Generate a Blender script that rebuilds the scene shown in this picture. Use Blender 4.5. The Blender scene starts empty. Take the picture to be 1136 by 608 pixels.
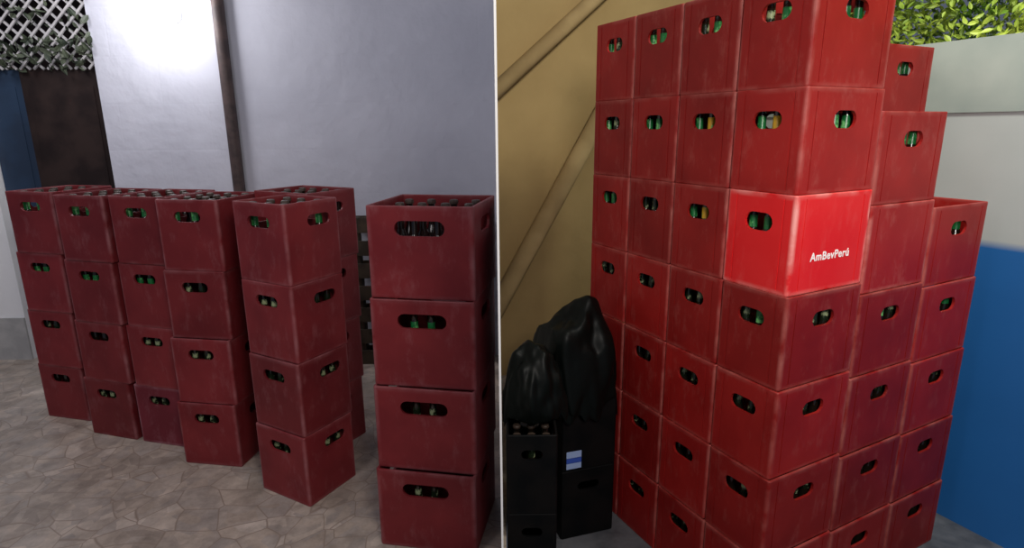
import bpy, bmesh, random
from math import *
from mathutils import Matrix, Vector, noise
random.seed(7)
sc=bpy.context.scene
col=sc.collection
try:
    sc.view_settings.view_transform='Standard'
except Exception: pass

# ---------------------------------------------------------------- helpers
def link(o):
    col.objects.link(o); return o
def newobj(name,mesh,mats=None,loc=(0,0,0),rot=(0,0,0),parent=None,**kw):
    o=bpy.data.objects.new(name,mesh)
    if mats and mesh is not None and len(mesh.materials)==0:
        for m in mats: mesh.materials.append(m)
    o.location=loc;o.rotation_euler=rot
    if parent: o.parent=parent
    for k,v in kw.items(): o[k]=v
    return link(o)
def bm_mesh(bm,name,smooth=False):
    me=bpy.data.meshes.new(name);bmesh.ops.recalc_face_normals(bm,faces=bm.faces);bm.to_mesh(me);bm.free()
    if smooth:
        for p in me.polygons:p.use_smooth=True
    return me
def add_box(bm,x0,x1,y0,y1,z0,z1,mi=0):
    vs=[bm.verts.new((x,y,z)) for z in (z0,z1) for y in (y0,y1) for x in (x0,x1)]
    for f in [(0,1,3,2),(4,6,7,5),(0,4,5,1),(2,3,7,6),(0,2,6,4),(1,5,7,3)]:
        fc=bm.faces.new([vs[i] for i in f]);fc.material_index=mi
    return vs
def ring_surface(bm,rings,close_bottom=True,close_top=True,mi=None):
    L=[]
    for r in rings:
        L.append([bm.verts.new(p) for p in r])
    for i in range(len(L)-1):
        a,b=L[i],L[i+1];n=len(a)
        for j in range(n):
            f=bm.faces.new([a[j],a[(j+1)%n],b[(j+1)%n],b[j]])
            if mi: f.material_index=mi[i]
    if close_bottom: bm.faces.new(list(reversed(L[0])))
    if close_top: bm.faces.new(L[-1])
    return L
def lathe(prof,n=16,mi=None):
    bm=bmesh.new()
    rings=[[(r*cos(2*pi*k/n),r*sin(2*pi*k/n),z) for k in range(n)] for r,z in prof]
    ring_surface(bm,rings,mi=mi)
    return bm

# ---------------------------------------------------------------- materials
def mat(name,base,rough=.5,metal=0,spec=.5,noise_scale=None,c2=None,fac=(.4,.6),bump=0,bscale=40,emis=None,estr=0,coords='Object'):
    m=bpy.data.materials.new(name);m.use_nodes=True;nt=m.node_tree;N=nt.nodes;B=N['Principled BSDF']
    B.inputs['Base Color'].default_value=(*base,1);B.inputs['Roughness'].default_value=rough
    B.inputs['Metallic'].default_value=metal;B.inputs['Specular IOR Level'].default_value=spec
    tc=N.new('ShaderNodeTexCoord')
    if noise_scale:
        n=N.new('ShaderNodeTexNoise');n.inputs['Scale'].default_value=noise_scale;n.inputs['Detail'].default_value=6
        nt.links.new(tc.outputs[coords],n.inputs['Vector'])
        r=N.new('ShaderNodeValToRGB');r.color_ramp.elements[0].position=fac[0];r.color_ramp.elements[1].position=fac[1]
        r.color_ramp.elements[0].color=(*base,1);r.color_ramp.elements[1].color=(*c2,1)
        nt.links.new(n.outputs['Fac'],r.inputs['Fac']);nt.links.new(r.outputs['Color'],B.inputs['Base Color'])
    if bump:
        n=N.new('ShaderNodeTexNoise');n.inputs['Scale'].default_value=bscale;n.inputs['Detail'].default_value=3
        nt.links.new(tc.outputs[coords],n.inputs['Vector'])
        b=N.new('ShaderNodeBump');b.inputs['Strength'].default_value=bump;b.inputs['Distance'].default_value=.02
        nt.links.new(n.outputs['Fac'],b.inputs['Height']);nt.links.new(b.outputs['Normal'],B.inputs['Normal'])
    if emis: B.inputs['Emission Color'].default_value=(*emis,1);B.inputs['Emission Strength'].default_value=estr
    return m

def crate_mat(name,c1,c2,edge,scuff=.35,edgeamt=.5):
    m=bpy.data.materials.new(name);m.use_nodes=True;nt=m.node_tree;N=nt.nodes;K=nt.links.new;B=N['Principled BSDF']
    tc=N.new('ShaderNodeTexCoord');oi=N.new('ShaderNodeObjectInfo')
    mp=N.new('ShaderNodeVectorMath');mp.operation='ADD'
    sc3=N.new('ShaderNodeVectorMath');sc3.operation='SCALE';sc3.inputs['Scale'].default_value=9
    cb=N.new('ShaderNodeCombineXYZ')
    for i in range(3):K(oi.outputs['Random'],cb.inputs[i])
    K(cb.outputs[0],sc3.inputs[0]);K(tc.outputs['Object'],mp.inputs[0]);K(sc3.outputs[0],mp.inputs[1])
    n1=N.new('ShaderNodeTexNoise');n1.inputs['Scale'].default_value=5;n1.inputs['Detail'].default_value=8;K(mp.outputs[0],n1.inputs['Vector'])
    r=N.new('ShaderNodeValToRGB');r.color_ramp.elements[0].position=.35;r.color_ramp.elements[1].position=.68
    r.color_ramp.elements[0].color=(*c1,1);r.color_ramp.elements[1].color=(*c2,1);K(n1.outputs['Fac'],r.inputs['Fac'])
    hs=N.new('ShaderNodeHueSaturation');mr=N.new('ShaderNodeMapRange');mr.inputs['To Min'].default_value=.75;mr.inputs['To Max'].default_value=1.15
    K(oi.outputs['Random'],mr.inputs['Value']);K(mr.outputs[0],hs.inputs['Value']);K(r.outputs['Color'],hs.inputs['Color'])
    mpp=N.new('ShaderNodeMapping');mpp.inputs['Scale'].default_value=(20,20,9);K(mp.outputs[0],mpp.inputs['Vector'])
    n2=N.new('ShaderNodeTexNoise');n2.inputs['Scale'].default_value=1;n2.inputs['Detail'].default_value=8;n2.inputs['Roughness'].default_value=.75;K(mpp.outputs[0],n2.inputs['Vector'])
    r2=N.new('ShaderNodeValToRGB');r2.color_ramp.elements[0].position=.53;r2.color_ramp.elements[1].position=.82
    r2.color_ramp.elements[0].color=(0,0,0,1);r2.color_ramp.elements[1].color=(scuff,scuff,scuff,1);K(n2.outputs['Fac'],r2.inputs['Fac'])
    sep=N.new('ShaderNodeSeparateXYZ');K(tc.outputs['Generated'],sep.inputs[0])
    def near(sock):
        a=N.new('ShaderNodeMath');a.operation='SUBTRACT';a.inputs[1].default_value=.5;K(sock,a.inputs[0])
        c=N.new('ShaderNodeMath');c.operation='ABSOLUTE';K(a.outputs[0],c.inputs[0])
        d=N.new('ShaderNodeMapRange');d.inputs['From Min'].default_value=.445;d.inputs['From Max'].default_value=.500;K(c.outputs[0],d.inputs['Value']);return d.outputs[0]
    X,Y,Z=near(sep.outputs['X']),near(sep.outputs['Y']),near(sep.outputs['Z'])
    mu=N.new('ShaderNodeMath');mu.operation='MULTIPLY';K(X,mu.inputs[0]);K(Y,mu.inputs[1])
    z2=N.new('ShaderNodeMath');z2.operation='MULTIPLY';z2.inputs[1].default_value=.5;K(Z,z2.inputs[0])
    mxx=N.new('ShaderNodeMath');mxx.operation='MAXIMUM';K(mu.outputs[0],mxx.inputs[0]);K(z2.outputs[0],mxx.inputs[1])
    brk=N.new('ShaderNodeTexNoise');brk.inputs['Scale'].default_value=12;brk.inputs['Detail'].default_value=5;K(mp.outputs[0],brk.inputs['Vector'])
    brr=N.new('ShaderNodeMapRange');brr.inputs['From Min'].default_value=.35;brr.inputs['From Max'].default_value=.65;K(brk.outputs['Fac'],brr.inputs['Value'])
    bm_=N.new('ShaderNodeMath');bm_.operation='MULTIPLY';K(mxx.outputs[0],bm_.inputs[0]);K(brr.outputs[0],bm_.inputs[1])
    bm2=N.new('ShaderNodeMath');bm2.operation='MULTIPLY';bm2.inputs[1].default_value=edgeamt*1.5;K(bm_.outputs[0],bm2.inputs[0])
    ad=N.new('ShaderNodeMath');ad.operation='ADD';ad.use_clamp=True;K(r2.outputs['Color'],ad.inputs[0]);K(bm2.outputs[0],ad.inputs[1])
    mx=N.new('ShaderNodeMixRGB');mx.inputs['Color2'].default_value=(*edge,1);K(ad.outputs[0],mx.inputs['Fac']);K(hs.outputs['Color'],mx.inputs['Color1'])
    K(mx.outputs[0],B.inputs['Base Color']);B.inputs['Roughness'].default_value=.48;B.inputs['Specular IOR Level'].default_value=.3
    return m
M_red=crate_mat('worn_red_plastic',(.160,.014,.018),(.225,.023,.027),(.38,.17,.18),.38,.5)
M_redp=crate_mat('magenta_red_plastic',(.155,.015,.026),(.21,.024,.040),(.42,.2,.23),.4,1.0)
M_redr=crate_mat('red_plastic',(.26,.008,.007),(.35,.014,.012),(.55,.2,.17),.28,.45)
M_redmid=crate_mat('mid_red_plastic',(.38,.012,.012),(.47,.022,.02),(.8,.35,.3),.2,.6)
M_redbright=crate_mat('bright_red_plastic',(.90,.014,.018),(.95,.028,.03),(.95,.5,.45),.08,.7)
M_div=mat('divider_plastic',(.05,.008,.008),.6)
M_brown=mat('brown_glass',(.014,.009,.006),.12,spec=.8)
M_green=mat('green_foil',(.010,.16,.04),.3,noise_scale=45,c2=(.20,.62,.20),fac=(.5,.62))  # green foil; its lighter flecks are glints painted into the colour
M_yellow=mat('yellow_foil',(.70,.40,.02),.4,noise_scale=45,c2=(.25,.5,.1),fac=(.5,.6))
M_glint=mat('painted_glint_neck',(.012,.020,.010),.15,noise_scale=40,c2=(.34,.40,.22),fac=(.55,.65))  # dark neck with pale glints painted in as colour
M_cap=mat('bottle_cap_metal',(.060,.040,.030),.5,metal=.1)
M_black=mat('black_plastic',(.002,.0025,.003),.55,noise_scale=8,c2=(.006,.005,.005),spec=.15)
M_bag=mat('black_bag_plastic',(.002,.0035,.003),.45,spec=.18,bump=.25,bscale=6)
M_wood=mat('pallet_wood',(.030,.021,.012),.8,noise_scale=12,c2=(.06,.042,.025))
M_lattice=mat('lattice_paint',(.50,.49,.50),.6)
M_leaf=mat('leaf',(.030,.045,.030),.5,noise_scale=10,c2=(.09,.11,.07))
M_leaf2=mat('bright_leaf',(.09,.20,.014),.5,noise_scale=4,c2=(.55,.66,.09),fac=(.38,.66))
M_pipe=mat('pipe_plastic',(.37,.255,.12),.9,noise_scale=5,c2=(.44,.31,.15),spec=.2)
M_post=mat('rusty_brown_post',(.040,.026,.026),.6,noise_scale=14,c2=(.075,.048,.045))
M_doord=mat('dark_door',(.016,.010,.010),.7,noise_scale=6,c2=(.032,.020,.018),spec=.2)
M_doorb=mat('blue_door',(.012,.028,.06),.6,noise_scale=5,c2=(.016,.04,.085))
M_bulb=mat('bulb_glass',(1,1,1),.3,emis=(1,.98,.99),estr=20)
M_fix=mat('fixture_white',(.7,.7,.7),.5)
M_text=mat('white_print',(1,.97,.95),.5)
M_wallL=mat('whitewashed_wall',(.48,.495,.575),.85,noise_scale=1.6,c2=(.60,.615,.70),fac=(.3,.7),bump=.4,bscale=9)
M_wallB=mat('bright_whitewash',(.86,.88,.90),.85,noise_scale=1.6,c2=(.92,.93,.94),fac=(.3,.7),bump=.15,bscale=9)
M_base=mat('grey_base',(.38,.38,.38),.8,noise_scale=8,c2=(.48,.48,.47))
M_part=mat('added_partition_paint',(.75,.75,.74),.7)
M_tan=mat('tan_wall',(.34,.225,.090),.85,noise_scale=1.5,c2=(.46,.315,.135),fac=(.3,.7),bump=.3,bscale=10)

def brick_bump(m,s=1.6,strength=.06,axis='XZ'):
    nt=m.node_tree;N=nt.nodes;K=nt.links.new;B=N['Principled BSDF'];tc=N.new('ShaderNodeTexCoord')
    sep=N.new('ShaderNodeSeparateXYZ');cb=N.new('ShaderNodeCombineXYZ');K(tc.outputs['Object'],sep.inputs[0])
    K(sep.outputs[axis[0]],cb.inputs[0]);K(sep.outputs[axis[1]],cb.inputs[1])
    br=N.new('ShaderNodeTexBrick');br.inputs['Scale'].default_value=s;br.inputs['Mortar Size'].default_value=.012
    br.inputs['Mortar Smooth'].default_value=.8
    br.inputs['Brick Width'].default_value=.9;br.inputs['Row Height'].default_value=.45
    K(cb.outputs[0],br.inputs['Vector'])
    inv=N.new('ShaderNodeMath');inv.operation='SUBTRACT';inv.inputs[0].default_value=1;K(br.outputs['Fac'],inv.inputs[1])
    b=N.new('ShaderNodeBump');b.inputs['Strength'].default_value=strength;b.inputs['Distance'].default_value=.02
    K(inv.outputs[0],b.inputs['Height'])
    old=B.inputs['Normal'].links
    if old: K(old[0].from_socket,b.inputs['Normal'])
    K(b.outputs['Normal'],B.inputs['Normal'])
brick_bump(M_wallL,strength=.05)

def paving():
    m=bpy.data.materials.new('crazy_paving');m.use_nodes=True;nt=m.node_tree;N=nt.nodes;K=nt.links.new;B=N['Principled BSDF']
    tc=N.new('ShaderNodeTexCoord')
    nz=N.new('ShaderNodeTexNoise');nz.inputs['Scale'].default_value=1.5;nz.inputs['Detail'].default_value=1;K(tc.outputs['Object'],nz.inputs['Vector'])
    va=N.new('ShaderNodeMixRGB');va.blend_type='LINEAR_LIGHT';va.inputs['Fac'].default_value=.16;K(tc.outputs['Object'],va.inputs['Color1']);K(nz.outputs['Color'],va.inputs['Color2'])
    v1=N.new('ShaderNodeTexVoronoi');v1.inputs['Scale'].default_value=7.5;K(va.outputs[0],v1.inputs['Vector'])
    v2=N.new('ShaderNodeTexVoronoi');v2.feature='DISTANCE_TO_EDGE';v2.inputs['Scale'].default_value=7.5;K(va.outputs[0],v2.inputs['Vector'])
    v3=N.new('ShaderNodeTexVoronoi');v3.inputs['Scale'].default_value=17;K(va.outputs[0],v3.inputs['Vector'])
    mxv=N.new('ShaderNodeMixRGB');mxv.inputs['Fac'].default_value=.45;K(v1.outputs['Color'],mxv.inputs['Color1']);K(v3.outputs['Color'],mxv.inputs['Color2'])
    sep=N.new('ShaderNodeSeparateColor');K(mxv.outputs[0],sep.inputs[0])
    r=N.new('ShaderNodeValToRGB');e=r.color_ramp.elements
    e[0].position=.1;e[0].color=(.30,.25,.21,1);e[1].position=.9;e[1].color=(.50,.43,.37,1)
    for p,c in ((.35,(.41,.34,.28)),(.55,(.35,.305,.27)),(.7,(.45,.375,.31))):
        q=e.new(p);q.color=(*c,1)
    K(sep.outputs[0],r.inputs['Fac'])
    n3=N.new('ShaderNodeTexNoise');n3.inputs['Scale'].default_value=9;n3.inputs['Detail'].default_value=9;n3.inputs['Roughness'].default_value=.7;K(tc.outputs['Object'],n3.inputs['Vector'])
    mm=N.new('ShaderNodeMixRGB');mm.blend_type='OVERLAY';mm.inputs['Fac'].default_value=.9;K(r.outputs['Color'],mm.inputs['Color1']);K(n3.outputs['Fac'],mm.inputs['Color2'])
    r2=N.new('ShaderNodeValToRGB');r2.color_ramp.elements[0].position=.0;r2.color_ramp.elements[1].position=.025;K(v2.outputs['Distance'],r2.inputs['Fac'])
    mx=N.new('ShaderNodeMixRGB');mx.inputs['Color1'].default_value=(.26,.20,.16,1);K(r2.outputs['Color'],mx.inputs['Fac']);K(mm.outputs[0],mx.inputs['Color2'])
    K(mx.outputs[0],B.inputs['Base Color']);B.inputs['Roughness'].default_value=.34
    return m
M_pave=paving()
M_conc=mat('damp_concrete',(.07,.075,.085),.45,noise_scale=6,c2=(.15,.155,.17),bump=.3,bscale=20)

def twotone():
    m=bpy.data.materials.new('blue_and_white_paint');m.use_nodes=True;nt=m.node_tree;N=nt.nodes;K=nt.links.new;B=N['Principled BSDF']
    tc=N.new('ShaderNodeTexCoord');sep=N.new('ShaderNodeSeparateXYZ');K(tc.outputs['Object'],sep.inputs[0])
    n=N.new('ShaderNodeTexNoise');n.inputs['Scale'].default_value=2.5;n.inputs['Detail'].default_value=6;K(tc.outputs['Object'],n.inputs['Vector'])
    gt=N.new('ShaderNodeMapRange');gt.inputs['From Min'].default_value=1.255;gt.inputs['From Max'].default_value=1.29;K(sep.outputs['Z'],gt.inputs['Value'])
    a=N.new('ShaderNodeMixRGB');a.inputs['Color1'].default_value=(.010,.12,.38,1);a.inputs['Color2'].default_value=(.016,.16,.50,1);K(n.outputs['Fac'],a.inputs['Fac'])
    c=N.new('ShaderNodeMixRGB');c.inputs['Color1'].default_value=(.42,.46,.46,1);c.inputs['Color2'].default_value=(.60,.64,.63,1);K(n.outputs['Fac'],c.inputs['Fac'])
    x=N.new('ShaderNodeMixRGB');K(gt.outputs[0],x.inputs['Fac']);K(a.outputs[0],x.inputs['Color1']);K(c.outputs[0],x.inputs['Color2'])
    K(x.outputs[0],B.inputs['Base Color']);B.inputs['Roughness'].default_value=.6
    return m
M_two=twotone()
M_cope=mat('coping_paint',(.30,.36,.34),.85,noise_scale=3,c2=(.46,.51,.47),fac=(.3,.7))

# ---------------------------------------------------------------- crate meshes
H=.31
def rrect(w,d,ins,z,r=.010,n=4):
    pts=[];hw,hd=w/2-ins,d/2-ins;r=max(r-ins*.5,.003)
    for (sx,sy,a0) in ((1,1,0),(-1,1,pi/2),(-1,-1,pi),(1,-1,3*pi/2)):
        for k in range(n+1):
            a=a0+k*pi/2/n;pts.append((sx*(hw-r)+r*cos(a),sy*(hd-r)+r*sin(a),z))
    return pts
def stadium(bm,axis,c,w,hh,zc,off=0,t=.05):
    n=8;pts=[];r=hh/2
    for k in range(n+1):
        a=-pi/2+pi*k/n;pts.append((off+w/2-r+r*cos(a),zc+r*sin(a)))
    for k in range(n+1):
        a=pi/2+pi*k/n;pts.append((off-w/2+r+r*cos(a),zc+r*sin(a)))
    A=[];Bv=[]
    for (u,z) in pts:
        if axis=='y': A.append(bm.verts.new((u,c-t,z)));Bv.append(bm.verts.new((u,c+t,z)))
        else: A.append(bm.verts.new((c-t,u,z)));Bv.append(bm.verts.new((c+t,u,z)))
    m=len(A)
    for j in range(m): bm.faces.new([A[j],A[(j+1)%m],Bv[(j+1)%m],Bv[j]])
    bm.faces.new(A);bm.faces.new(list(reversed(Bv)))
def crate_mesh(name,w,d,h,hz,holes,material,recess=False):
    bm=bmesh.new()
    prof=[(.002,0),(.0005,.003),(0,.006),(0,h-.003),(.0015,h),(.008,h),(.0095,h-.004),(.0105,.014)]
    ring_surface(bm,[rrect(w,d,i,z) for i,z in prof])
    o=newobj('tmp_body',bm_mesh(bm,name))
    cut=[]
    if recess:
        b2=bmesh.new();e=.0015
        for s in (-1,1):
            for q in (-1,1):
                c=q*(w/2-.045);add_box(b2,c-.0025,c+.0025,s*d/2-e,s*d/2+e,.012,h-.012)
                c=q*(d/2-.040);add_box(b2,s*w/2-e,s*w/2+e,c-.0025,c+.0025,.012,h-.012)
        cut.append(newobj('tmp_cut',bm_mesh(b2,'c')))
    b2=bmesh.new()
    for hl in holes:
        axis,sgn,hw,hh=hl[:4]
        stadium(b2,axis,sgn*(d if axis=='y' else w)/2,hw,hh,hz,hl[4] if len(hl)>4 else 0)
    cut.append(newobj('tmp_cut2',bm_mesh(b2,'c')))
    for c in cut:
        md=o.modifiers.new('b','BOOLEAN');md.object=c;md.operation='DIFFERENCE';md.solver='EXACT'
    dg=bpy.context.evaluated_depsgraph_get();dg.update()
    me=bpy.data.meshes.new_from_object(o.evaluated_get(dg));me.name=name
    for c in cut+[o]: bpy.data.objects.remove(c)
    me.materials.clear();me.materials.append(material)
    return me
def recolor(me,m):
    q=me.copy();q.materials.clear();q.materials.append(m);return q
def four(wx,wy,hh): return [('y',-1,wy,hh),('y',1,wy,hh),('x',-1,wx,hh),('x',1,wx,hh)]
HF=.319;HE=.314
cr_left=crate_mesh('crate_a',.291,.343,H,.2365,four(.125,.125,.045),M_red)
cr_leftp=recolor(cr_left,M_redp)
DE=.272
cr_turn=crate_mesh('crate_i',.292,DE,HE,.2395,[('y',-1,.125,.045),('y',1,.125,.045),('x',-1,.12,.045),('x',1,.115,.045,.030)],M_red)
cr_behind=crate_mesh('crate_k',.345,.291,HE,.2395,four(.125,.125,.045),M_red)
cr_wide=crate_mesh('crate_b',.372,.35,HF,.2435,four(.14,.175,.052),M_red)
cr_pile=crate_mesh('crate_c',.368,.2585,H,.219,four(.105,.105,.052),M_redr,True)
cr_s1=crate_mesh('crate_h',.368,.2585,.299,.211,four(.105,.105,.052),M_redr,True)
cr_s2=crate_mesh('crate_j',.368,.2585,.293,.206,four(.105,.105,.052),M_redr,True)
cr_label=crate_mesh('crate_d',.368,.2585,H,.219,[('x',-1,.105,.058),('x',1,.105,.058)],M_redbright,True)
cr_plain=crate_mesh('crate_e',.368,.2585,.299,.211,[('x',-1,.105,.052),('x',1,.105,.052)],M_redmid,True)
cr_black=crate_mesh('crate_f',.25,.29,.33,.25,four(.10,.10,.04),M_black)
cr_black2=crate_mesh('crate_g',.19,.25,.33,.25,four(.10,.08,.04),M_black)

def divider_mesh(w,d,nx,ny,h=.17):
    bm=bmesh.new();t=.0012;iw,idp=w-.024,d-.024
    for i in range(1,nx):
        x=-iw/2+iw*i/nx;add_box(bm,x-t,x+t,-idp/2,idp/2,.014,h)
    for j in range(1,ny):
        y=-idp/2+idp*j/ny;add_box(bm,-iw/2,iw/2,y-t,y+t,.014,h)
    return bm_mesh(bm,'divider_grid')
div_left=divider_mesh(.291,.343,3,4)
div_turn=divider_mesh(.292,DE,3,3)
div_behind=divider_mesh(.345,.291,4,3)
div_wide=divider_mesh(.372,.35,4,3)

def bottle(label,cap=True,zs=1.0,R=.0265):
    prof=[(.018,.014),(R,.019),(R,.12*zs),(R*.92,.145*zs),(.6*R+.002,.172*zs),(.0140,.19*zs),(.0135,.192*zs),(.0132,.232*zs),(.0125,.236*zs),(.0125,.262*zs),(.0138,.263*zs),(.0138,.27*zs)]
    mi=[0,0,0,0,0,0,1,0,0,0,0]
    bm=lathe([(r,z) for r,z in prof],14,mi)
    if cap:
        n=14
        pr=[(.0155,.262),(.0158,.268),(.0148,.274),(.011,.276)]
        rings=[[((r+(.0007 if k%2 else 0))*cos(2*pi*k/n),(r+(.0007 if k%2 else 0))*sin(2*pi*k/n),z+.27*(zs-1)) for k in range(n)] for r,z in pr]
        s=len(bm.faces);ring_surface(bm,rings);bm.faces.ensure_lookup_table()
        for f in bm.faces[s:]: f.material_index=2
    me=bm_mesh(bm,'bottle_mesh',True)
    me.materials.append(M_brown);me.materials.append(label);me.materials.append(M_cap)
    return me
ZT=1.12
bt_green=bottle(M_green);bt_yellow=bottle(M_yellow);bt_plain=bottle(M_brown);bt_glint=bottle(M_glint)
bt_nocap=bottle(M_brown,False,ZT,.034);bt_nocapg=bottle(M_green,False,ZT,.034)
bt_tall=bottle(M_brown,True,ZT,.026);bt_tallc=bottle(M_glint,True,ZT,.026)
def capmesh():
    bm=bmesh.new();n=18
    pr=[(.0160,.260),(.0163,.268),(.0150,.2745),(.011,.2765)]
    rings=[[((r+(.0007 if k%2 else 0))*cos(2*pi*k/n),(r+(.0007 if k%2 else 0))*sin(2*pi*k/n),z+.27*(ZT-1)) for k in range(n)] for r,z in pr]
    ring_surface(bm,rings);me=bm_mesh(bm,'cap_mesh');me.materials.append(M_cap);return me
cap_me=capmesh()
BL={id(bt_green):"capped brown glass beer bottle with green foil neck",id(bt_yellow):"capped brown glass beer bottle with yellow foil neck",
    id(bt_plain):"capped plain dark brown glass beer bottle",id(bt_glint):"capped brown glass beer bottle with pale glints painted on neck",
    id(bt_nocap):"plain dark brown glass beer bottle in open crate",id(bt_nocapg):"brown beer bottle with green foil neck in open crate"}
def put_bottle(me,M,x,y,group,capchild=False):
    p=M@Vector((x,y,0))
    o=newobj('beer_bottle',me,loc=p,rot=(0,0,random.uniform(0,6)),label=BL[id(me)],category='bottle',group=group)
    if capchild:
        newobj('bottle_cap',cap_me,parent=o)
    return o

def put_crate(me,corner,yaw,w,d,z,label,group,name='bottle_crate'):
    M=Matrix.Translation((corner[0],corner[1],z))@Matrix.Rotation(yaw,4,'Z')@Matrix.Translation((w/2,d/2,0))
    o=newobj(name,me,loc=M.translation,rot=(0,0,yaw),label=label,category='crate',group=group)
    return o,M

# ---------------------------------------------------------------- left stacks
EY=-.510;ex,ey=-1.100,2.268
uxE=Vector((cos(EY),sin(EY)));uyE=Vector((-sin(EY),cos(EY)))
gp=Vector((ex,ey))+uxE*(.292-.235-.345)+uyE*(DE+.022)
cols=[('A',-2.582,2.970,-.243,.019,-.014),('B',-2.200,2.775,-.277,.019,-.012),('C',-1.885,2.682,-.253,.016,-.007),
('D',-1.556,2.474,-.153,.009,.008),('E',ex,ey,EY,.0015,.007),('G',gp.x,gp.y,EY,.0075,.008),('F',-.506,1.898,-.172,.005,.016)]
desc={'A':"in the end stack of a row",'B':"in a four-high stack",'C':"in a four-high stack",'D':"in a four-high stack",'E':"in a free-standing angled stack",'F':"with a wide hand hole",'G':"tucked behind the angled stack"}
for (c,x,y,a,sx,sy) in cols:
    w,d,h_=(.291,.343,H)
    if c=='F': w,d,h_=.372,.35,HF
    if c=='E': w,d,h_=.292,DE,HE
    if c=='G': w,d,h_=.345,.291,HE
    me={'F':cr_wide,'E':cr_turn,'G':cr_behind}.get(c,cr_left)
    for k in range(4):
        jx,jy=random.uniform(-.002,.002),random.uniform(-.003,.003)
        cx,cy=x+sx*(k+.5)+jx,y+sy*(k+.5)+jy
        lab=("red crate holding bottles " if k==3 else "scuffed dark red plastic crate ")+desc[c]
        mm=me
        if c=='C' and k==0: mm=cr_leftp;lab="magenta-red plastic crate with worn pale rim in a stack"
        o,M=put_crate(mm,(cx,cy),a+random.uniform(-.005,.005),w,d,k*h_,lab,'stacked red crates on paved floor')
        sh={'A':-.045,'B':-.042,'C':-.04,'D':-.03,'E':-.04,'F':-.01,'G':0}[c]
        if k==3:
            nx,ny={'F':(4,3),'E':(3,3),'G':(4,3)}.get(c,(3,4))
            newobj('divider',{'F':div_wide,'E':div_turn,'G':div_behind}.get(c,div_left),[M_div],parent=o)
            iw,idp=w-.026,d-.026
            for i in range(nx):
                for j in range(ny):
                    bx=-iw/2+iw*(i+.5)/nx;by=-idp/2+idp*(j+.5)/ny
                    gr=(j==0 and i in (0,1) and c not in 'FG') or (c=='E' and i==nx-1 and j in (1,2))
                    put_bottle(bt_nocapg if gr else bt_nocap,M,bx+random.uniform(-.002,.002),by+random.uniform(-.002,.002),'bottles in the top crates',True)
        elif c!='G':
            P={'A':[bt_plain,bt_glint,bt_green],'B':[bt_glint,bt_plain,bt_green],'C':[bt_glint,bt_glint,bt_green],'D':[bt_glint,bt_glint,bt_glint],
               'E':[bt_glint,bt_glint,bt_glint],'F':[bt_glint,bt_glint,bt_green]}[c][k]
            for s in (-1,1): put_bottle(P,M,s*.031+sh,-d/2+.042,'bottles seen through hand holes')
            if c=='E':
                for s in (-1,1): put_bottle(bt_glint,M,w/2-.042,s*.029+.050,'bottles seen through hand holes')

# ---------------------------------------------------------------- right pile
PX,PY,PA,Z0=.832,1.663,.478,-.229
b=Vector((cos(PA),sin(PA),0));l=Vector((-sin(PA),cos(PA),0));O=Vector((PX,PY,Z0))
wr,wl=.37,.26
def pile(i,j,row,mesh=None,h=H):
    k=6-row
    p=O+b*(wr*i+.001)+l*(wl*j+.0008)+Vector((.002*(k+.5)+random.uniform(-.0006,.0006),.011*(k+.5)+.01,k*h))
    me=mesh or cr_pile;lab="glossy red plastic bottle crate in a tall pile"
    if (i,j,row)==(0,0,2): me=cr_label;lab="bright new red crate with white lettering in pile"
    elif (i,j,row)==(1,0,2): me=cr_plain;lab="plain-sided red crate beside the bright lettered crate"
    elif row==0: lab="red plastic bottle crate on top of the pile"
    elif row==6: lab="red plastic bottle crate at base of the pile"
    o,M=put_crate(me,p,PA,.368,.2585,p.z,lab,'tall pile of red crates')
    gl='bottles seen through pile hand holes'
    def ch():
        if row<=1: return random.choice([bt_green,bt_green,bt_glint])
        if row<=3: return random.choice([bt_green,bt_glint,bt_glint])
        return random.choice([bt_plain,bt_glint,bt_glint])
    if i==0:
        for s in (-1,1):
            m=ch()
            if (j,row) in ((0,1),(1,1),(1,2)): m=bt_yellow if s==-1 else bt_green
            if row==2 and j==0: m=bt_green
            put_bottle(m,M,-.366/2+.040,s*.029+.024+.008*j,gl)
    if (j==0 and me is not cr_label and me is not cr_plain) or (j==1.03 and row==0):
        for s in (-1,1):
            m=ch()
            if (i,row)==(0,1): m=bt_green
            put_bottle(m,M,s*.029+.035,-.257/2+.040,gl)
    return o,M
lettered=None
for row in range(7):
    for j in range(4):
        o,M=pile(0,j,row)
        if (row,j)==(2,0): lettered=o
    if row>=1: pile(1,0,row,cr_s1,.299)
    if row>=2: pile(2,0,row,cr_s2,.293)
for row in range(7): pile(2,1.03,row,cr_s2,.293)
tc=bpy.data.curves.new('lettering','FONT');tc.body="AmBevPer\u00fa";tc.size=.037;tc.align_x='CENTER';tc.align_y='CENTER';tc.extrude=.0004;tc.offset=.0008
tc.resolution_u=8;tc.space_character=1.08
to=newobj('tmp_text',tc);dg=bpy.context.evaluated_depsgraph_get();dg.update()
tm=bpy.data.meshes.new_from_object(to.evaluated_get(dg));bpy.data.objects.remove(to)
tm.materials.clear();tm.materials.append(M_text)
newobj('lettering',tm,loc=(.002,-.2585/2-.0003,.114),rot=(pi/2,0,0),parent=lettered,label="white printed company lettering")

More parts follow.
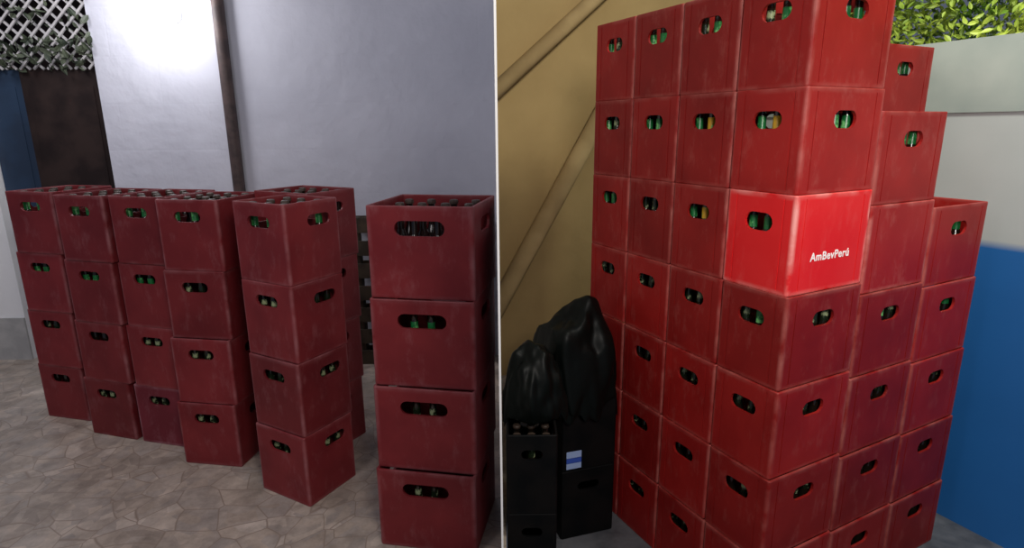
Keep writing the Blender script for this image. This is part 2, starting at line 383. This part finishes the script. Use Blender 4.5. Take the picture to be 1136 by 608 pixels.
# ---------------------------------------------------------------- black crates and bags
def black_stack(cx,cy,yaw,me,h,n,lab):
    out=[]
    for k in range(n):
        o=newobj('bottle_crate',me,loc=(cx,cy,Z0+k*h),rot=(0,0,yaw),label=lab,category='crate',group='black crates beside the pile');out.append(o)
    return out
s1=black_stack(.28,2.38,.30,cr_black,.33,2,"black plastic crate beside the red crate pile")
s2=black_stack(.068,2.06,.0,cr_black2,.33,2,"black plastic crate of bottles under a bin bag")
bm=bmesh.new()
add_box(bm,-.034,.034,-.0012,0,0,.026,0);add_box(bm,-.034,.034,-.0012,0,.028,.050,1);add_box(bm,-.034,.034,-.0012,0,.052,.082,0)
M_bl=mat('blue_print',(.04,.10,.5),.4)
newobj('sticker',bm_mesh(bm,'sticker'),[mat('white_sticker',(.36,.48,.78),.4),M_bl],loc=(-.070,-.29/2-.0001,.012),parent=s1[1],label="white and blue paper sticker")
for i in (-1,0,1):
    for j in (-1,0,1):
        p=Vector((.068+i*.055,2.06+j*.073,Z0+.33+.0))
        newobj('beer_bottle',bt_tallc if (i+j)%2 else bt_tall,loc=p,rot=(0,0,1.1*i),label="brown beer bottle standing in black crate",category='bottle',group='bottles in the black crate')
def bag(cx,cy,z,rx,ry,hz,seed,lab,ears,foot,slope=2.6,yaw=0,maxdrop=.1,lim=9):
    bm=bmesh.new();bmesh.ops.create_icosphere(bm,subdivisions=6,radius=1)
    for v in bm.verts:
        n=v.co.normalized();s=noise.noise(n*1.3+Vector((seed,0,0)))*.26+noise.noise(n*2.6+Vector((0,seed,0)))*.11
        ang=atan2(n.y,n.x)
        s+=.028*sin(ang*11+3*noise.noise(n*1.5+Vector((seed,seed,0))))*(1-abs(n.z))
        s+=noise.noise(Vector((n.x*5,n.y*5,n.z*1.3))+Vector((0,0,seed)))*.04
        r=1+s
        x,y,zz=n.x*r,n.y*r,n.z*r
        if zz<-.45: zz=-.45-(zz+.45)*.05
        for (ax,ay,amp) in ears:
            dd=Vector((n.x-ax,n.y-ay,max(0,1-n.z)*.3)).length
            if n.z>0: zz+=amp*exp(-(dd/.45)**2)
        X,Y=x*rx,y*ry;Z=(zz+.46)*hz/1.46
        X=max(X,-lim)
        over=max(abs(X)-foot[0],abs(Y)-foot[1],0)
        if over>0: Z-=min(over*slope,maxdrop*(1+.8*noise.noise(Vector((X*9,Y*9,seed)))))
        v.co=Vector((X,Y,Z))
    me=bm_mesh(bm,'bag_mesh',True)
    return newobj('garbage_bag',me,[M_bag],loc=(cx,cy,z),rot=(0,0,yaw),label=lab,category='bag')
bag(.262,2.375,Z0+.664,.190,.185,.33,3.1,"black plastic garbage bag slumped on black crates",[(.42,-.3,.45),(-.5,.1,.1)],(.127,.147),4,.3,.15)
bag(.080,2.12,Z0+.664,.118,.11,.27,8.4,"crumpled black plastic bag resting on a bottle crate",[(-.3,0,.05)],(.1,.127),3,0,.05,.122)

# ---------------------------------------------------------------- structure (left room)
def slab(name,x0,x1,y0,y1,z0,z1,m,kind='structure',**kw):
    cx,cy=(x0+x1)/2,(y0+y1)/2
    bm=bmesh.new();add_box(bm,x0-cx,x1-cx,y0-cy,y1-cy,0,z1-z0)
    o=newobj(name,bm_mesh(bm,name),[m],loc=(cx,cy,z0));
    if kind:o['kind']=kind
    for k,v in kw.items():o[k]=v
    return o
WY=3.8
slab('floor',-5,-.03,-.6,WY+1.2,-.1,0,M_pave)
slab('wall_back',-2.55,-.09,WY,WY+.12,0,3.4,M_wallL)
slab('wall_left',-4.8,-3.315,WY,WY+.12,0,3.4,M_wallB)
slab('baseboard_left',-4.8,-3.315,WY-.012,WY,0,.30,M_base)
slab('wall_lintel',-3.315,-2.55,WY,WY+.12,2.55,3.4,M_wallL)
slab('wall_recess',-3.9,-2.2,WY+.9,WY+1.0,0,3.4,M_doord)
def door(x0,x1,y,m,name):
    o=newobj(name,None,loc=((x0+x1)/2,y,0));o['kind']='structure'
    w=x1-x0
    bm=bmesh.new();add_box(bm,-w/2,w/2,-.02,.02,0,1.90)
    newobj('door_leaf',bm_mesh(bm,'leaf'),[m],parent=o)
    bm=bmesh.new()
    add_box(bm,-w/2+.05,w/2-.05,-.024,-.02,.08,1.8)
    newobj('door_panel',bm_mesh(bm,'ribs'),[m],parent=o)
    bm=bmesh.new();add_box(bm,-.012,.012,-.06,-.024,-.05,.05)
    newobj('door_handle',bm_mesh(bm,'hnd'),[M_post],loc=(w/2-.06,0,1.0),parent=o)
door(-3.31,-3.06,WY+.08,M_doorb,'door_1')
door(-3.055,-2.555,WY+.06,M_doord,'door_2')
bm=bmesh.new()
x0,x1,z0,z1=-3.31,-2.555,1.90,2.55
def bar(bm,p,q,y,t=.005,wd=.0065):
    p=Vector(p);q=Vector(q);dv=(q-p).normalized();n=Vector((-dv.y,dv.x))*wd
    vs=[]
    for yy in (y-t,y+t):
        for s in ((p+n),(q+n),(q-n),(p-n)): vs.append(bm.verts.new((s.x,yy,s.y)))
    for f in [(0,1,2,3),(7,6,5,4),(0,4,5,1),(1,5,6,2),(2,6,7,3),(3,7,4,0)]: bm.faces.new([vs[i] for i in f])
hh=z1-z0
s=-hh
while s<(x1-x0):
    for sg in (1,-1):
        a=x0+s
        ta=max(0,(x0-a)/hh);te=min(1,(x1-a)/hh)
        if te>ta:
            if sg==1: bar(bm,(a+ta*hh,z0+ta*hh),(a+te*hh,z0+te*hh),WY+.02)
            else: bar(bm,(a+ta*hh,z1-ta*hh),(a+te*hh,z1-te*hh),WY+.032)
    s+=.085
cxw=(x0+x1)/2
me=bm_mesh(bm,'lattice');me.transform(Matrix.Translation((-cxw,-WY,-z0)))
newobj('window_1',me,[M_lattice],loc=(cxw,WY,z0),kind='structure')

def foliage(name,center,ext,n,size,m,lab,seed,yaw=0,lower_bias=0):
    rnd=random.Random(seed);bm=bmesh.new()
    for i in range(n):
        c=Vector([rnd.uniform(-e,e) for e in ext]);sz=size*rnd.uniform(.6,1.3)
        if lower_bias and rnd.random()<lower_bias: c.z=-ext[2]*rnd.uniform(.6,1.08)
        R=Matrix.Rotation(rnd.uniform(0,6.28),3,'Z')@Matrix.Rotation(rnd.uniform(-1.2,1.2),3,'X')@Matrix.Rotation(rnd.uniform(0,6.28),3,'Y')
        pts=[(0,-1,0),(.38,-.45,.12),(.45,.1,.15),(.25,.65,.08),(0,1.15,-.1),(-.25,.65,.08),(-.45,.1,.15),(-.38,-.45,.12)]
        vs=[bm.verts.new(c+R@(Vector(p)*sz)) for p in pts];mid=bm.verts.new(c+R@Vector((0,0,-.02*sz)))
        for k in range(8): bm.faces.new([vs[k],vs[(k+1)%8],mid])
    me=bpy.data.meshes.new(name);bm.to_mesh(me);bm.free()
    return newobj(name,me,[m],loc=center,rot=(0,0,yaw),kind='stuff',label=lab,category='plant')
foliage('climbing_foliage',(-2.93,WY-.01,2.28),(.39,.05,.36),300,.030,M_leaf,"climbing leaves over the lattice above doorway",11,0,.45)

bm=lathe([(.036,0),(.036,3.3)],20)
pst=newobj('downpipe',bm_mesh(bm,'post',False),[M_post],loc=(-1.735,WY-.037,0),label="dark brown vertical pipe fixed against whitewashed wall",category='pipe')
for z in (.5,2.5):
    bm=lathe([(.040,-.02),(.040,.02)],20);newobj('pipe_clamp',bm_mesh(bm,'cl'),[M_post],loc=(0,0,z),parent=pst)

# wall lamp
lx,lz=-2.02,2.20
lamp=newobj('wall_lamp',None,loc=(lx,WY,lz),label="glowing round white wall lamp with short bracket",category='lamp')
bm=lathe([(.05,0),(.05,.02),(.02,.03),(.02,.06),(.035,.07),(.035,.08)],20)
newobj('lamp_bracket',bm_mesh(bm,'br'),[M_fix],rot=(pi/2,0,0),parent=lamp)
bm=bmesh.new();bmesh.ops.create_uvsphere(bm,u_segments=24,v_segments=16,radius=.10)
newobj('lamp_bulb',bm_mesh(bm,'bulb',True),[M_bulb],loc=(0,-.175,0),parent=lamp)

pl=newobj('wooden_pallet',None,loc=(-.585,WY-.03,0),label="weathered wooden pallet standing upright against the wall",category='pallet')
bm=bmesh.new()
for i in range(7): z=.0+i*.148;add_box(bm,-.43,.43,-.115,-.097,z,z+.095)
newobj('front_slats',bm_mesh(bm,'sl'),[M_wood],parent=pl)
bm=bmesh.new()
for i in range(4): z=.0+i*.296;add_box(bm,-.43,.43,-.02,0,z,z+.095)
newobj('back_slats',bm_mesh(bm,'sl2'),[M_wood],parent=pl)
for x in (-.41,0,.41):
    bm=bmesh.new();add_box(bm,x-.02,x+.02,-.097,-.02,0,.98);newobj('stringer',bm_mesh(bm,'st'),[M_wood],parent=pl)

# ---------------------------------------------------------------- added partition: stands in for a border line, keeps the yards' light apart
def prism(name,pts,z0,z1,m):
    cx=sum(p[0] for p in pts)/len(pts);cy=sum(p[1] for p in pts)/len(pts)
    bm=bmesh.new();lo=[bm.verts.new((p[0]-cx,p[1]-cy,0)) for p in pts];hi=[bm.verts.new((p[0]-cx,p[1]-cy,z1-z0)) for p in pts];n=len(pts)
    bm.faces.new(lo);bm.faces.new(hi)
    for i in range(n): bm.faces.new([lo[i],lo[(i+1)%n],hi[(i+1)%n],hi[i]])
    return newobj(name,bm_mesh(bm,name),[m],loc=(cx,cy,z0),kind='structure')
k=-.0235;t=.0020;y0,y1=1.0,WY+.12
prism('added_partition',[(k*y0-t,y0),(k*y0+t,y0),(k*y1+t,y1),(k*y1-t,y1)],-.33,3.4,M_part)

# ---------------------------------------------------------------- structure (right yard)
def rot_slab(name,b0,b1,l0,l1,z0,z1,m):
    base=Vector((PX,PY,0))+b*((b0+b1)/2)+l*((l0+l1)/2)
    bm=bmesh.new();add_box(bm,-(b1-b0)/2,(b1-b0)/2,-(l1-l0)/2,(l1-l0)/2,0,z1-z0)
    return newobj(name,bm_mesh(bm,name),[m],loc=(base.x,base.y,z0),rot=(0,0,PA),kind='structure')
slab('floor_yard',-.02,4.5,-.6,5.2,Z0-.1,Z0,M_conc)
rot_slab('wall_right',1.33,1.45,-2.2,2.0,Z0,1.57,M_two)
rot_slab('trim_2',1.322,1.46,-2.2,2.0,1.57,1.86,M_cope)
W0=Vector((PX,PY,0))
def edge_pt(lc):   # where a line of constant l meets the added partition
    q=W0+l*lc; s=((k*q.y+t+.002)-q.x)/(b.x-k*b.y); return q+b*s
e1,e2=edge_pt(2.0),edge_pt(2.12);f1,f2=W0+l*2.0+b*2.2,W0+l*2.12+b*2.2
prism('wall_tan',[(e1.x,e1.y),(f1.x,f1.y),(f2.x,f2.y),(e2.x,e2.y)],Z0,3.4,M_tan)
foliage('hedge_foliage',tuple(W0+b*1.70+l*.1+Vector((0,0,2.25))),(.22,1.6,.40),22000,.019,M_leaf2,"fine bright yellow-green hedge leaves above the yard wall",5,PA)

def pole(name,p,q,r,m,lab):
    # tube whose lower end is mitred flush against the added partition's face
    p=Vector(p);q=Vector(q);d=(q-p);Ln=d.length;d=d.normalized()
    a1=d.cross(Vector((0,0,1))).normalized();a2=a1.cross(d)
    bm=bmesh.new();n=32;R0=[];R1=[]
    for i in range(n):
        off=a1*(r*cos(2*pi*i/n))+a2*(r*sin(2*pi*i/n));P=p+off
        s=((k*P.y+t+.001)-P.x)/(d.x-k*d.y)
        R0.append(tuple(off+d*s));R1.append(tuple(off+d*Ln))
    ring_surface(bm,[R0,R1])
    me=bm_mesh(bm,name,False)
    for pg in me.polygons: pg.use_smooth=len(pg.vertices)==4
    return newobj(name,me,[m],loc=p,label=lab,category='pipe')
A=Vector((-.036,3.396,1.764));B=Vector((.479,3.665,2.232));pole('drain_pipe',A,B+(B-A)*.8,.044,M_pipe,"tan pipe running diagonally up along the wall")
A=Vector((-.0,3.405,.64));B=Vector((.517,3.683,1.535));pole('drain_pipe',A,B+(B-A)*.35,.054,M_pipe,"thick tan pipe running diagonally along the wall")

# ---------------------------------------------------------------- lights
def light(typ,name,loc,energy,color,size=.1,target=None,**kw):
    ld=bpy.data.lights.new(name,typ);ld.energy=energy;ld.color=color
    if typ=='AREA': ld.size=size
    else: ld.shadow_soft_size=size
    for k_,v in kw.items(): setattr(ld,k_,v)
    o=bpy.data.objects.new(name,ld);o.location=loc;link(o)
    if target is not None: o.rotation_euler=(Vector(target)-Vector(loc)).to_track_quat('-Z','Y').to_euler()
    return o
light('POINT','lamp_light',(lx,WY-.36,lz+.02),9,(1,.97,.98),.1)
light('POINT','overhead_fill',(-2.9,2.7,2.9),52,(1,.96,.98),.3)  # added overhead fill, brightens the wall and the floor at left
light('AREA','front_fill_left',(-1.8,-.2,2.9),19,(1,.92,.93),1.0,(-1.6,2.8,.6))  # soft fill added above the camera for the crate fronts
light('AREA','front_fill_right',(.5,-.3,2.3),32,(1,.93,.86),.6,(.8,2.4,1.0))  # matching added fill for the pile, no fixture stands here
light('SPOT','pile_spot',(.9,.2,1.9),36,(1,.95,.9),.1,(1.1,2.0,1.12),spot_size=radians(42),spot_blend=1.0)  # spot added to brighten the middle rows of the pile
light('AREA','hedge_fill',(1.5,1.3,3.3),50,(1,1,.88),.5,(2.2,2.6,2.2))  # extra area light put in to brighten the hedge leaves
w=bpy.data.worlds.new('World');sc.world=w;w.use_nodes=True
w.node_tree.nodes['Background'].inputs[0].default_value=(.37,.42,.58,1);w.node_tree.nodes['Background'].inputs[1].default_value=.24

# ---------------------------------------------------------------- camera
f,pitch,roll,HC=649.6,.24345,-.00837,1.521
cd=bpy.data.cameras.new('Camera');cd.sensor_width=36;cd.lens=f/1136*36;cd.clip_start=.02
cam=bpy.data.objects.new('Camera',cd);link(cam)
cp,sp=cos(pitch),sin(pitch);cr,sr=cos(roll),sin(roll)
u=Vector((0,sp,cp));x=Vector((1,0,0));fw=Vector((0,cp,-sp))
R=x*cr+u*sr;U=-x*sr+u*cr
cam.matrix_world=Matrix(((R.x,U.x,-fw.x,0),(R.y,U.y,-fw.y,0),(R.z,U.z,-fw.z,HC),(0,0,0,1)))
sc.camera=cam
